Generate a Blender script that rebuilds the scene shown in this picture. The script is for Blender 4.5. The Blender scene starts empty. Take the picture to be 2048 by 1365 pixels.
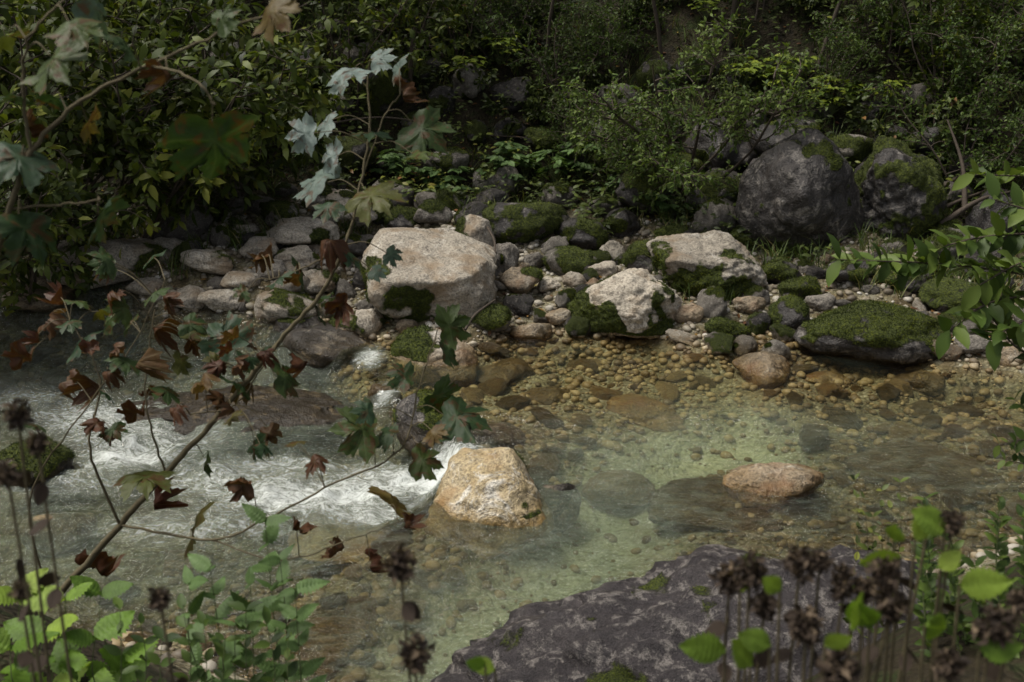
import bpy, math, random, bmesh
import numpy as np
from mathutils import Vector
rng=np.random.default_rng(11); random.seed(5)
sc=bpy.context.scene; COL=sc.collection
R=lambda a,b,n=None: rng.uniform(a,b,n)
# ---------------------------------------------------------------- camera (surveyed from photo)
H=3.0; PIT=math.radians(21); F=2162.0
CP,SP=math.cos(PIT),math.sin(PIT)
cam=bpy.data.cameras.new("camera"); co=bpy.data.objects.new("camera",cam); COL.objects.link(co)
co.location=(0,0,H); co.rotation_euler=(math.pi/2-PIT,0,0); cam.lens=38; cam.sensor_width=36
cam.clip_start=.05; cam.clip_end=400; cam.dof.use_dof=True; cam.dof.focus_distance=6.0; cam.dof.aperture_fstop=4.8
sc.camera=co
def ray(u,v):
    a=(u-1024)/F; b=(682.5-v)/F
    return np.array([a,CP+b*SP,-SP+b*CP])
def at(u,v,t): return np.array([0,0,H])+ray(u,v)*t
def on_z(u,v,z): d=ray(u,v); return at(u,v,(z-H)/d[2])
# ---------------------------------------------------------------- noise
def h3(i,seed):
    i=i.astype(np.int64)
    h=(i[:,0]*374761393+i[:,1]*668265263+i[:,2]*1274126177+seed*974711)&0xffffffff
    h=((h^(h>>13))*1103515245)&0xffffffff; h=((h^(h>>15))*2246822519)&0xffffffff; h^=h>>16
    return h/2147483648.0-1
def vn(p,seed=0):
    i=np.floor(p); f=p-i; f=f*f*(3-2*f); r=0
    for dx in (0,1):
        for dy in (0,1):
            for dz in (0,1):
                w=(f[:,0] if dx else 1-f[:,0])*(f[:,1] if dy else 1-f[:,1])*(f[:,2] if dz else 1-f[:,2])
                r=r+w*h3(i+np.array([dx,dy,dz]),seed)
    return r
def fbm(p,o=4,seed=0):
    r=0;a=1
    for k in range(o): r=r+a*vn(p*2**k+k*7.3,seed+k); a*=.5
    return r
def sm(t): t=np.clip(t,0,1); return t*t*(3-2*t)
def p3(x,y,s): return np.stack([x*s,y*s,np.zeros_like(x)+3.3],1)
# ---------------------------------------------------------------- landform
def yn(x): return np.interp(x,[-14,-4,-3,-1.6,-.6,.3,1,2,3,6,14],[6,5.2,4.7,4.2,3.5,3.35,3.9,4.6,5.2,5.6,6])
def yf(x): return np.interp(x,[-14,-4,-2,-1.2,-.6,0,2.2,3.5,6,14],[9.2,8.7,8.3,7.9,7.7,7.95,7.95,7.3,7.2,7.5])+.16*np.sin(x*3.1)+.1*np.sin(x*7.3+1)
def toe(x): return np.interp(x,[-14,-4,-2,0,1.2,2.5,4,14],[10.4,10.2,10.6,10.7,10.4,10,9.6,9.4])
CH=[on_z(*q,-.1)[:2] for q in ((1500,870),(1380,890),(1260,940),(1200,1060),(1110,1150),(980,1260),(820,1380))]
def chan(x,y):
    d=np.full(x.shape,9.)
    for a,b in zip(CH[:-1],CH[1:]):
        e=b-a; t=np.clip(((x-a[0])*e[0]+(y-a[1])*e[1])/(e@e),0,1)
        d=np.minimum(d,np.hypot(x-a[0]-t*e[0],y-a[1]-t*e[1]))
    d=d+.13*fbm(p3(x,y,2.5),3,77)
    return np.exp(-(np.maximum(d,0)/.38)**2)
def side(x,y):
    xs=np.interp(y,[3,4.4,5.0,5.9,7.05,7.7,9],[-1.5,-1.1,-.5,-.24,-.95,-1.3,-1.3]); w=np.interp(y,[3,5,5.6,9],[1.5,.6,.28,.28])
    return sm((xs-x)/w)
def level(x,y): s=side(x,y); return -.2*s+.38*s*sm((y-7.1)/1.7)*sm((-x-1)/.8)
def ground(x,y):
    x=np.atleast_1d(np.asarray(x,float)); y=np.atleast_1d(np.asarray(y,float))
    L=level(x,y); c=chan(x,y); s=side(x,y); n=fbm(p3(x,y,1.6),3,4)
    dep=.13+.16*c+.1*s+.045*n+.03*vn(p3(x,y,6),8)
    e=np.minimum(yf(x)-y,y-yn(x))+.12*n
    bed=L-dep*sm(e/.5+.15)+.05*sm(-e/.3)
    gy=np.maximum(yn(x)-y,0); near=1.25*sm(gy/1.9)+.03*np.maximum(gy-2,0)
    fy=np.maximum(y-yf(x),0); tt=y-toe(x); hill=.66*np.where(tt>0,np.sqrt(tt*tt+.09)-.3,0)
    far=(.11+.07*sm((-x-.8)/1.5))*fy+hill+.12*n*sm(fy/1.0)+.25*fbm(p3(x,y,.6),3,9)*sm(tt/2)
    return bed+near+far
def on_ground(u,v,t0=1.5):
    t=np.arange(t0,45,.02); d=ray(u,v); X=d[0]*t;Y=d[1]*t;Z=H+d[2]*t
    k=np.argmax(Z<ground(X,Y)); return np.array([X[k],Y[k],Z[k]]),t[k]
# ---------------------------------------------------------------- mesh helpers
def mk(name,V,Fc,mat=None,smooth=True,attrs=None):
    V=np.ascontiguousarray(V,dtype=np.float32); Fc=np.ascontiguousarray(Fc,dtype=np.int32)
    me=bpy.data.meshes.new(name); me.vertices.add(len(V)); me.vertices.foreach_set("co",V.ravel())
    m,k=Fc.shape; me.loops.add(m*k); me.loops.foreach_set("vertex_index",Fc.ravel())
    me.polygons.add(m); me.polygons.foreach_set("loop_start",np.arange(m,dtype=np.int32)*k)
    me.polygons.foreach_set("use_smooth",np.full(m,smooth)); me.update(calc_edges=True)
    for a,val in (attrs or {}).items():
        at_=me.attributes.new(a,'FLOAT','POINT'); at_.data.foreach_set("value",np.ascontiguousarray(val,dtype=np.float32))
    if mat: me.materials.append(mat)
    return me
def ob(name,me,loc=(0,0,0),parent=None,label=None,cat=None,kind=None,group=None):
    o=bpy.data.objects.new(name,me); COL.objects.link(o); o.location=loc
    if parent: o.parent=parent
    if label:o["label"]=label
    if cat:o["category"]=cat
    if kind:o["kind"]=kind
    if group:o["group"]=group
    return o
def nrm(a): return a/np.maximum(np.linalg.norm(a,axis=-1,keepdims=True),1e-9)
def frames(d,n):
    d=nrm(d); x=nrm(np.cross(d,n)); z=np.cross(x,d); return np.stack([x,d,z],2)
def inst(T,P,d,n,S,tint=None):
    tV,tF=T; N=len(P); S=np.asarray(S)
    if S.ndim==1: S=np.stack([S,S,S],1)
    V=np.einsum('nij,nkj->nki',frames(d,n),tV[None]*S[:,None,:])+P[:,None,:]
    Fc=tF[None]+(np.arange(N)*len(tV))[:,None,None]
    return V.reshape(-1,3),Fc.reshape(-1,tF.shape[1]),np.repeat(tint if tint is not None else R(0,1,N),len(tV))
def cat(parts):
    Vs=[];Fs=[];Ts=[];o=0
    for V,Fc,T in parts: Vs.append(V);Fs.append(Fc+o);Ts.append(T);o+=len(V)
    return np.concatenate(Vs),np.concatenate(Fs),np.concatenate(Ts)
def leafobj(name,parts,mat,**k):
    V,Fc,T=cat(parts); return mk(name,V,Fc,mat,attrs={"tint":T})
def tube(paths,sides=5):
    parts=[]
    for pts,r0,r1 in paths:
        pts=np.asarray(pts,float); n=len(pts); t=nrm(np.gradient(pts,axis=0)); up=np.array([.31,.2,.93]) if abs(t[0][2])<.8 else np.array([1,.1,0])
        x=nrm(np.cross(t,up)); y=np.cross(t,x); r=np.linspace(r0,r1,n)[:,None,None]
        a=np.arange(sides)*2*math.pi/sides
        V=pts[:,None]+r*(np.cos(a)[None,:,None]*x[:,None]+np.sin(a)[None,:,None]*y[:,None])
        i=np.arange(n-1)[:,None]*sides; j=np.arange(sides)[None]; k=(j+1)%sides
        Q=np.stack([i+j,i+k,i+sides+k,i+sides+j],2).reshape(-1,4)
        parts.append((V.reshape(-1,3),Q,np.zeros(n*sides)))
    return cat(parts)
def crom(pts,m=6):
    p=np.asarray(pts,float); p=np.vstack([2*p[0]-p[1],p,2*p[-1]-p[-2]]); out=[]
    for i in range(1,len(p)-2):
        for t in np.arange(m)/m:
            out.append(.5*(2*p[i]+(p[i+1]-p[i-1])*t+(2*p[i-1]-5*p[i]+4*p[i+1]-p[i+2])*t*t+(3*p[i]-p[i-1]-3*p[i+1]+p[i+2])*t**3))
    out.append(p[-2]); return np.array(out)
_ico={}
def ico(s):
    if s not in _ico:
        bm=bmesh.new(); bmesh.ops.create_icosphere(bm,subdivisions=s,radius=1)
        _ico[s]=(np.array([v.co[:] for v in bm.verts]),np.array([[v.index for v in f.verts] for f in bm.faces])); bm.free()
    return _ico[s]
# ---------------------------------------------------------------- material helper
class G:
    def __init__(s,name):
        s.m=bpy.data.materials.new(name); s.m.use_nodes=True; s.t=s.m.node_tree; s.t.nodes.clear()
    def n(s,ty,ins=None,**pr):
        nd=s.t.nodes.new("ShaderNode"+ty)
        for k,v in pr.items(): setattr(nd,k,v)
        for k,v in (ins or {}).items():
            if isinstance(v,bpy.types.Node): v=v.outputs[0]
            if isinstance(v,bpy.types.NodeSocket): s.t.links.new(v,nd.inputs[k])
            else: nd.inputs[k].default_value=v
        return nd
    def mix(s,f,a,b,bt='MIX'):
        c=lambda q:(q+(1,)) if isinstance(q,tuple) and len(q)==3 else q
        return s.n("MixRGB",{"Fac":f,"Color1":c(a),"Color2":c(b)},blend_type=bt)
    def ramp(s,f,stops):
        nd=s.n("ValToRGB",{0:f}); e=nd.color_ramp.elements
        while len(e)<len(stops): e.new(.5)
        for el,(p,c) in zip(e,stops):
            el.position=p; el.color=(c if isinstance(c,tuple) else (c,c,c))+(1,)
        return nd
    def noise(s,vec,sc,det=6,ro=.6,dist=0): return s.n("TexNoise",{"Vector":vec,"Scale":sc,"Detail":det,"Roughness":ro,"Distortion":dist})
    def m_(s,op,a,b=0.): return s.n("Math",{0:a,1:b},operation=op)
    def attr(s,a): return s.n("Attribute",attribute_name=a).outputs["Fac"]
    def out(s,sh): s.n("OutputMaterial",{"Surface":sh}); return s.m
def rock_mat(name,c1,c2,spot,spota=.62,rough=.8,wet=1.0,stain=None,k=1.,bd=.05,dist=.8):
    g=G(name); tc=g.n("TexCoord").outputs["Object"]; oi=g.n("ObjectInfo").outputs["Random"]
    off=g.n("VectorMath",{0:tc,1:g.n("CombineXYZ",{0:g.m_('MULTIPLY',oi,37.),1:g.m_('MULTIPLY',oi,13.)})},operation='ADD')
    n1=g.noise(off,2.2*k,4,.65,.4); n2=g.noise(off,15*k,5,.75); n3=g.noise(off,60*k,2,.7); n4=g.noise(off,6*k,6,.75,dist)
    c=g.mix(g.ramp(n1,[(.35,0.),(.65,1.)]),c1,c2)
    c=g.mix(g.ramp(n4,[(spota-.06,0.),(spota+.05,1.)]),c,spot)
    c=g.mix(.8,c,g.ramp(n2,[(.3,.40),(.5,.95),(.7,1.25)]),'MULTIPLY')
    c=g.mix(.65,c,g.ramp(n3,[(.35,.40),(.52,1.),(.7,1.25)]),'MULTIPLY')
    if stain: c=g.mix(g.m_('MULTIPLY',g.ramp(g.noise(off,3.6,3,.6),[(.5,0.),(.66,1.)]),.75),c,stain)
    v=g.m_('ADD',g.m_('MULTIPLY',oi,.7),.6); c=g.mix(.6,c,v,'MULTIPLY')
    z=g.n("SeparateXYZ",{0:g.n("NewGeometry").outputs["Position"]}).outputs[2]
    zz=g.m_('ADD',z,g.m_('MULTIPLY',n4,.12)); w=g.n("MapRange",{0:zz,1:.15,2:.06,3:0.,4:wet})
    c=g.mix(w.outputs[0],c,g.mix(1.,c,(.66,.54,.32),'MULTIPLY'))
    ma=g.m_('ADD',g.attr("moss"),g.m_('MULTIPLY',g.m_('SUBTRACT',n2,.5),.6)); mm=g.ramp(ma,[(.44,0.),(.56,1.)])
    mc=g.ramp(n3,[(.3,(.012,.016,.003)),(.5,(.035,.046,.006)),(.68,(.08,.095,.010))])
    c=g.mix(mm,c,mc)
    hgt=g.m_('ADD',g.m_('ADD',g.m_('MULTIPLY',n4,.55),g.m_('MULTIPLY',n2,.35)),g.m_('MULTIPLY',n3,.12))
    hgt=g.m_('ADD',hgt,g.m_('MULTIPLY',mm,.3))
    b=g.n("Bump",{"Height":hgt,"Strength":.9,"Distance":bd})
    r=g.n("MapRange",{0:w.outputs[0],1:0.,2:1.,3:rough,4:.28}).outputs[0]
    r=g.m_('MAXIMUM',r,g.m_('MULTIPLY',mm,.95))
    p=g.n("BsdfPrincipled",{"Base Color":c,"Roughness":r,"Normal":b,"Specular IOR Level":.4})
    return g.out(p.outputs[0])
def leaf_mat(name,stops,tr=.3,rough=.5,vein=False,fine=False):
    g=G(name); c=g.ramp(g.attr("tint"),stops).outputs[0]; pr={"Roughness":rough,"Specular IOR Level":.25}
    if fine or vein:
        tc=g.n("TexCoord").outputs["Object"]; n=g.noise(tc,30,4,.7)
        c=g.mix(.7,c,g.ramp(n,[(.3,.55),(.6,1.15)]),'MULTIPLY'); pr["Normal"]=g.n("Bump",{"Height":n,"Strength":.35,"Distance":.01})
    if vein:
        c=g.mix(g.ramp(g.noise(tc,22,3,.6,1.),[(.54,0.),(.64,.75)]),c,(.08,.032,.012))
        c=g.mix(g.m_('MULTIPLY',g.m_('POWER',g.attr("vein"),3.),.15),c,(.2,.24,.12))
    pr["Base Color"]=c; p=g.n("BsdfPrincipled",pr)
    if tr<=0: return g.out(p.outputs[0])
    t=g.n("BsdfTranslucent",{"Color":g.mix(1.,c,(1.3,1.35,.5),'MULTIPLY')})
    return g.out(g.n("MixShader",{0:tr,1:p.outputs[0],2:t.outputs[0]}).outputs[0])
def bark_mat(name,c1,c2):
    g=G(name); tc=g.n("TexCoord").outputs["Object"]; n=g.noise(tc,25,4,.7)
    c=g.mix(n,c1,c2); return g.out(g.n("BsdfPrincipled",{"Base Color":c,"Roughness":.85,"Normal":g.n("Bump",{"Height":n,"Strength":.6,"Distance":.01})}).outputs[0])
M_pale=rock_mat("limestone_pale",(.46,.41,.33),(.33,.29,.23),(.57,.53,.46),stain=(.24,.17,.10))
M_grey=rock_mat("rock_grey",(.24,.215,.18),(.13,.115,.095),(.38,.35,.30),.6)
M_dark=rock_mat("rock_dark",(.055,.048,.043),(.03,.027,.025),(.20,.18,.155),.59,.40)
M_ochre=rock_mat("rock_ochre",(.28,.215,.14),(.18,.145,.095),(.40,.35,.27),.60,.5,stain=(.19,.105,.05))
M_brown=rock_mat("rock_wet_brown",(.14,.11,.07),(.085,.07,.048),(.25,.22,.16),.6,.35)
M_gold=rock_mat("rock_gold",(.52,.45,.32),(.40,.31,.17),(.62,.58,.50),.56,.6,stain=(.32,.19,.07))
M_slab=rock_mat("rock_shore_slab",(.062,.052,.052),(.034,.028,.030),(.24,.215,.195),.57,.45,k=2.6,bd=.03,dist=.2)
GR=[(0,(.012,.020,.004)),(.35,(.036,.055,.008)),(.75,(.085,.112,.015)),(1,(.19,.20,.028))]
M_moss=leaf_mat("moss_tufts",[(0,(.012,.017,.003)),(.5,(.045,.062,.006)),(1,(.16,.18,.012))],0,.9)
M_leaf=leaf_mat("shrub_leaf",GR,.25); M_fine=leaf_mat("fine_leaf",[(0,(.022,.042,.008)),(.5,(.064,.105,.019)),(1,(.14,.19,.038))],.25)
M_under=leaf_mat("undergrowth_leaf",[(0,(.012,.019,.005)),(.4,(.038,.053,.011)),(.75,(.085,.112,.02)),(.92,(.18,.19,.028)),(1,(.17,.09,.028))],0)
M_lime=leaf_mat("lime_herb_leaf",[(0,(.09,.14,.025)),(1,(.28,.33,.035))],.25)
M_maple=leaf_mat("maple_leaf",[(0,(.06,.018,.010)),(.2,(.09,.045,.018)),(.35,(.11,.085,.018)),(.5,(.05,.075,.016)),(.62,(.022,.046,.016)),(.8,(.045,.078,.045)),(1,(.20,.25,.23))],.25,.5,True)
M_bright=leaf_mat("bright_leaf",[(0,(.07,.13,.02)),(.5,(.15,.26,.035)),(1,(.30,.40,.06))],.35,fine=True)
M_nettle=leaf_mat("nettle_leaf",[(0,(.05,.09,.025)),(1,(.15,.24,.08))],.3,fine=True)
M_dead=leaf_mat("withered_bract",[(0,(.018,.013,.010)),(.6,(.065,.046,.032)),(1,(.19,.14,.09))],.12,.8)
M_litter=leaf_mat("leaf_litter",[(0,(.06,.025,.012)),(.4,(.14,.065,.02)),(.8,(.22,.13,.03)),(1,(.3,.24,.05))],0,.7)
M_grass=leaf_mat("grass_blade",[(0,(.03,.05,.010)),(.7,(.08,.12,.025)),(1,(.20,.17,.07))],.2)
M_bark=bark_mat("bark",(.045,.032,.022),(.09,.07,.05)); M_stem=bark_mat("young_stem",(.07,.05,.028),(.13,.11,.05)); M_gstem=bark_mat("green_stem",(.07,.10,.03),(.12,.14,.05))
# ---------------------------------------------------------------- terrain
def axis(a,b,fa,fb,df,dc):
    l=[];x=fa
    while x<fb: l.append(x); x+=df
    s=dc
    while x<b: l.append(x); s*=1.12; x+=s
    l.append(b); x=fa-dc; s=dc; m=[]
    while x>a: m.append(x); s*=1.12; x-=s
    m.append(a); return np.array(m[::-1]+l)
def grid(xs,ys):
    X,Y=np.meshgrid(xs,ys); nx,ny=len(xs),len(ys); i=(np.arange(ny-1)[:,None]*nx+np.arange(nx-1)[None]).ravel()
    return X.ravel(),Y.ravel(),np.stack([i,i+1,i+nx+1,i+nx],1)
X,Y,Q=grid(axis(-45,45,-5.2,5.2,.04,.06),axis(-12,60,2.2,12.5,.04,.06))
Z=ground(X,Y)
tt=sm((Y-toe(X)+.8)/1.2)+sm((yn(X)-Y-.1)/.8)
g=G("streambed_and_bank"); P=g.n("NewGeometry").outputs["Position"]
n1=g.noise(P,3,4,.6); n2=g.noise(P,30,4,.7)
wp=g.mix(.06,P,g.noise(P,12,2).outputs["Color"],'ADD')
vo=g.n("TexVoronoi",{"Vector":wp,"Scale":11.}); vs=g.n("TexVoronoi",{"Vector":wp,"Scale":34.})
sep=g.n("SeparateColor",{0:vo.outputs["Color"]}).outputs[0]; sep2=g.n("SeparateColor",{0:vs.outputs["Color"]}).outputs[1]
c=g.ramp(sep,[(0,(.10,.075,.04)),(.4,(.20,.155,.08)),(.7,(.28,.245,.14)),(1,(.16,.145,.095))])
c2=g.ramp(sep2,[(0,(.17,.14,.075)),(.5,(.29,.255,.15)),(1,(.40,.37,.27))])
c=g.mix(g.ramp(n1,[(.42,0.),(.58,1.)]),c,c2)
c=g.mix(.8,c,g.ramp(vs.outputs["Distance"],[(0,1.15),(.6,.45)]),'MULTIPLY')
c=g.mix(g.attr("chan"),c,g.mix(.25,g.ramp(n2,[(.3,(.40,.43,.30)),(.7,(.55,.58,.45))]),c))
c=g.mix(.5,c,g.ramp(n2,[(.3,.6),(.6,1.1)]),'MULTIPLY')
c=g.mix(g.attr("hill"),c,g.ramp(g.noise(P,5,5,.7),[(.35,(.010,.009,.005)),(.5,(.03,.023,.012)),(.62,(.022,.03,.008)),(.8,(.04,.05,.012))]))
hh=g.m_('SUBTRACT',g.m_('MULTIPLY',n2,.5),g.m_('ADD',g.m_('MULTIPLY',vs.outputs["Distance"],.7),g.m_('MULTIPLY',vo.outputs["Distance"],1.)))
M_ter=g.out(g.n("BsdfPrincipled",{"Base Color":c,"Roughness":.8,"Specular IOR Level":.2,"Normal":g.n("Bump",{"Height":hh,"Strength":.7,"Distance":.04})}).outputs[0])
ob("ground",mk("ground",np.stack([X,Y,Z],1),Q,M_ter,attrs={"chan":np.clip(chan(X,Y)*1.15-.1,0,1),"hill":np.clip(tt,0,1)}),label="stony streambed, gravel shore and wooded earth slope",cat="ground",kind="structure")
# ---------------------------------------------------------------- water
X,Y,Q=grid(axis(-20,20,-4.2,4.6,.022,.05),axis(2.6,10.2,3.2,9.4,.022,.1))
FO=[((300,880),.48,.30,.8),((60,790),.5,.26,.5),((200,830),.38,.26,1.1),((130,950),.42,.22,.5),((830,950),.32,.13,1.7),((700,985),.45,.16,1.5),((560,1000),.40,.18,.9),((770,1030),.28,.10,1.0),((420,960),.42,.20,.7),((330,1050),.4,.18,.5),((235,905),.15,.14,1.5),((742,760),.09,.16,1.5),((775,830),.08,.12,1.2),((890,955),.12,.1,1.6),((150,690),.5,.15,.25),((600,930),.35,.12,.7),((500,1060),.4,.1,.4)]
foam=np.zeros_like(X)
for (u,v),sx,sy,a in FO:
    q=on_z(u,v,-.18); foam+=a*np.exp(-((X-q[0])/sx)**2-((Y-q[1])/sy)**2)
s=side(X,Y); L=level(X,Y)
calm=sm((7.0-Y)/1.2)
wv=fbm(p3(X,Y,2.2),3,21)*.012+fbm(p3(X*.9+Y*.5,Y*1.6,6),3,22)*.009*(.3+calm)
turb=fbm(p3(X,Y*1.4,5),4,23)
sp=on_z(985,885,-.05); st=np.exp(-((X-sp[0])/.35)**2-((Y-sp[1])/.25)**2)
bq=on_z(1000,1060,-.05); rd=np.hypot(X-bq[0],(Y-bq[1])*1.2); ring=np.exp(-((rd-.38)/.09)**2)*.03
Zw=L+wv*(1+1.5*s)+turb*(.016*s+.045*np.clip(foam,0,1))+st*.012*np.sin((X*.8+Y)*38+turb*2)+ring
dep=np.clip(Zw-ground(X,Y),0,.6)
g=G("stream_water"); P=g.n("NewGeometry").outputs["Position"]; dA=g.attr("depth"); fA=g.attr("foam")
mp=g.n("Mapping",{"Vector":P,"Rotation":(0,0,.35),"Scale":(1.,2.2,1.)})
na=g.noise(mp,7,4,.6,1.2); nb=g.noise(mp,26,3,.6,.6)
bh=g.m_('ADD',g.m_('MULTIPLY',na,.9),g.m_('MULTIPLY',nb,.3))
bp=g.n("Bump",{"Height":bh,"Strength":g.m_('ADD',g.m_('MULTIPLY',g.attr("flow"),.7),.14),"Distance":.08})
tc=g.ramp(dA,[(0,(1.,.98,.93)),(.35,(.89,.90,.75)),(1,(.70,.80,.63))])
tr=g.n("BsdfTransparent",{"Color":tc})
df=g.n("BsdfDiffuse",{"Color":(.37,.44,.33,1)})
body=g.n("MixShader",{0:g.m_('ADD',g.m_('MULTIPLY',g.m_('MAXIMUM',g.m_('SUBTRACT',dA,.25),0.),.28),g.m_('MULTIPLY',g.attr("flow"),g.ramp(na,[(.46,0.),(.7,.12)]))),1:tr,2:df})
gl=g.n("BsdfGlossy",{"Color":(1,1,1,1),"Roughness":.06,"Normal":bp})
fr=g.n("Fresnel",{"IOR":1.38,"Normal":bp})
w=g.n("MixShader",{0:fr,1:body.outputs[0],2:gl.outputs[0]})
fn=g.noise(g.n("Mapping",{"Vector":P,"Scale":(1.,1.9,1.)}),9,6,.78,2.0); ff=g.noise(P,70,3,.7)
fm=g.m_('ADD',g.m_('MULTIPLY',fA,.48),g.m_('ADD',g.m_('MULTIPLY',g.m_('SUBTRACT',fn,.5),2.9),g.m_('MULTIPLY',g.m_('SUBTRACT',ff,.5),.6)))
fr2=g.ramp(fm,[(.25,0.),(.6,.40),(1.05,.95)])
fmask=g.m_('MULTIPLY',fr2,g.n("MapRange",{0:fA,1:.04,2:.3}).outputs[0])
fd=g.n("BsdfDiffuse",{"Color":(.72,.75,.72,1),"Normal":g.n("Bump",{"Height":g.m_('ADD',ff,fn),"Strength":.6,"Distance":.03})})
gt=g.n("BsdfDiffuse",{"Color":(.20,.22,.175,1)})
w=g.n("MixShader",{0:g.m_('MULTIPLY',g.n("MapRange",{0:fA,1:.1,2:.9}).outputs[0],.6),1:w.outputs[0],2:g.n("MixShader",{0:.2,1:gt.outputs[0],2:gl.outputs[0]}).outputs[0]})
w=g.n("MixShader",{0:fmask,1:w.outputs[0],2:fd.outputs[0]})
M_wat=g.out(w.outputs[0])
ob("stream_water",mk("stream_water",np.stack([X,Y,Zw],1),Q,M_wat,attrs={"depth":dep/.45,"foam":foam,"flow":np.clip(calm+s,0,1)}),label="clear green stream water with white rapids over stones",cat="water",kind="structure")
# ---------------------------------------------------------------- boulders
def rock_geo(a,b,c,seed,sub=5,npl=16,extra=(),rough=.05,yaw=0,soft=12,dmin=.72):
    rg=np.random.default_rng(seed); D,Fc=ico(sub)
    N=nrm(rg.normal(size=(npl,3))); d=rg.uniform(dmin,1.0,npl)
    for e in extra: N=np.vstack([N,nrm(np.array([e[:3]]))]); d=np.append(d,e[3])
    q=np.maximum(D@N.T,0)/d; r=((q**soft).sum(1)+.9**soft)**(-1/soft)
    r=np.minimum(r,1.12)
    V=D*r[:,None]
    rid=1-np.abs(fbm(D*2.6,4,seed+31))
    V=V*(1+.10*fbm(D*1.7,3,seed)+rough*fbm(D*5,4,seed+5)*.6+rough*.35*fbm(D*16,3,seed+9)+rough*.7*(rid-.7))[:,None]
    V=V*np.array([a,b,c]); cy,sy_=math.cos(yaw),math.sin(yaw)
    return np.stack([V[:,0]*cy-V[:,1]*sy_,V[:,0]*sy_+V[:,1]*cy,V[:,2]],1),Fc
BL=(np.array([[-.12,0,0],[.12,0,0],[0,1,.1]]),np.array([[0,1,2]]))
def moss_tufts(V,Fc,m,n,size,seed):
    rg=np.random.default_rng(seed); A,B,C=V[Fc[:,0]],V[Fc[:,1]],V[Fc[:,2]]
    cr=np.cross(B-A,C-A); ar=np.linalg.norm(cr,axis=1); w=ar*(m[Fc].mean(1)>.52)
    if w.sum()<=ar.sum()*.01: return None
    n=int(min(n,w.sum()/2*18000)); i=rg.choice(len(Fc),n,p=w/w.sum()); u,v=rg.random(n),rg.random(n); k=u+v>1;u[k]=1-u[k];v[k]=1-v[k]
    P=A[i]+(B-A)[i]*u[:,None]+(C-A)[i]*v[:,None]; nn=nrm(cr[i])
    d=nrm(nn*.8+rg.normal(size=(n,3))*.6+np.array([0,0,-.1])); P=P-nn*.004
    t=np.clip(.42+.38*fbm(P*7,2,seed)+rg.normal(size=n)*.14,0,1)
    return inst(BL,P,d,rg.normal(size=(n,3)),size*rg.uniform(.5,1.3,n),t)
def mossval(moss,V,Nn,a,b,c,seed):
    nz=fbm(V*5+seed,4,seed+3); x=V[:,0]/a; z=V[:,2]/c
    f={"all":.60+.85*nz+.3*Nn[:,2],"top":.15+.9*Nn[:,2]+.7*nz,"low":.76-.95*z+.95*nz,"left":.2-x+.6*nz+.3*Nn[:,2],"right":-.25+x+.6*nz+.3*Nn[:,2],
       "lowleft":-.02-.75*x-.6*z+.75*nz,"patch":.30+.9*nz+.3*Nn[:,2],"few":-.05+.85*nz+.2*Nn[:,2],"slab":-.08+.85*nz-.25*x,None:np.zeros(len(V))}[moss]
    return np.clip(f,0,1)
def boulder(u,v,w,h,mat,moss=None,lab="",k=.45,ratio=.85,seed=1,zb=None,sub=5,extra=(),yaw=0,name="boulder",rough=.05,soft=12,dmin=.72,tn=5000,npl=16,ts=.022,t0=2.5):
    """sized and seated from its photo bearing; stands on the ground where that bearing first meets it"""
    d=ray(u,v); e=math.atan2(-d[2],d[1]); T=np.arange(t0,26,.01)
    def dims(t):
        a=w/2/F*t; b=ratio*a; H2=h/2/F*t; return a,b,np.sqrt(np.maximum(H2*H2-(b*math.sin(e))**2,(.25*H2)**2))/math.cos(e)
    a,b,c=dims(T); gzz=np.full_like(T,zb) if zb is not None else ground(d[0]*T,d[1]*T)
    t=T[np.argmax(H+d[2]*T<=gzz+k*c)]; a,b,c=dims(t)
    p=at(u,v,t); V,Fc=rock_geo(a,b,c,seed,sub,npl,extra,rough,yaw,soft,dmin)
    m=mossval(moss,V,nrm(V/np.array([a,b,c])**2),a,b,c,seed)
    wl=float(level(np.array([p[0]]),np.array([p[1]]))[0]); m=np.where(V[:,2]+p[2]<wl+.03,m*.2,m)
    o=ob(name,mk(name,V,Fc,mat,attrs={"moss":m}),loc=p,label=lab,cat="rock",group="boulders in and beside the stream")
    if moss:
        T=moss_tufts(V,Fc,m,tn,ts,seed)
        if T is not None: ob("moss",mk("moss",T[0],T[1],M_moss,False,{"tint":T[2]}),parent=o,label="short green moss cushion")
    BO.append((p[0],p[1],max(a,b))); return o
BO=[]
boulder(855,553,300,205,M_pale,"lowleft","large pale flat-topped limestone boulder with moss on its flank",ratio=1.0,seed=3,sub=6,extra=[(.12,-.42,.9,.62),(.1,-.9,-.2,.75),(-.9,-.2,.1,.8),(.9,-.4,.2,.88),(.5,.1,.8,.78)],dmin=.85,rough=.035,soft=22,tn=9000)
boulder(1412,540,255,160,M_pale,"low","pale boulder with thick moss on lower sides",seed=12,extra=[(0,-.2,1,.75)],tn=18000,sub=6,rough=.09,k=.5)
boulder(1258,615,240,150,M_pale,"low","pale-topped mossy boulder at the pool edge",seed=15,tn=18000,rough=.08,sub=6,k=.4)
boulder(1597,395,250,280,M_dark,"few","tall smooth dark wet-looking boulder",seed=22,sub=6,extra=[(-.8,-.5,.3,.75),(.5,-.8,.2,.85)],soft=9,rough=.03,k=.8)
boulder(1790,385,210,220,M_dark,"all","rugged dark rock draped with moss",seed=25,tn=12000,rough=.10,k=.7,sub=6)
boulder(1735,668,310,155,M_dark,"top","rounded mound covered by olive moss",seed=31,tn=16000,ratio=.75,k=.3,rough=.09)
boulder(1580,632,84,70,M_dark,"all","small round cushion of bright green moss",seed=32)
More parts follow.
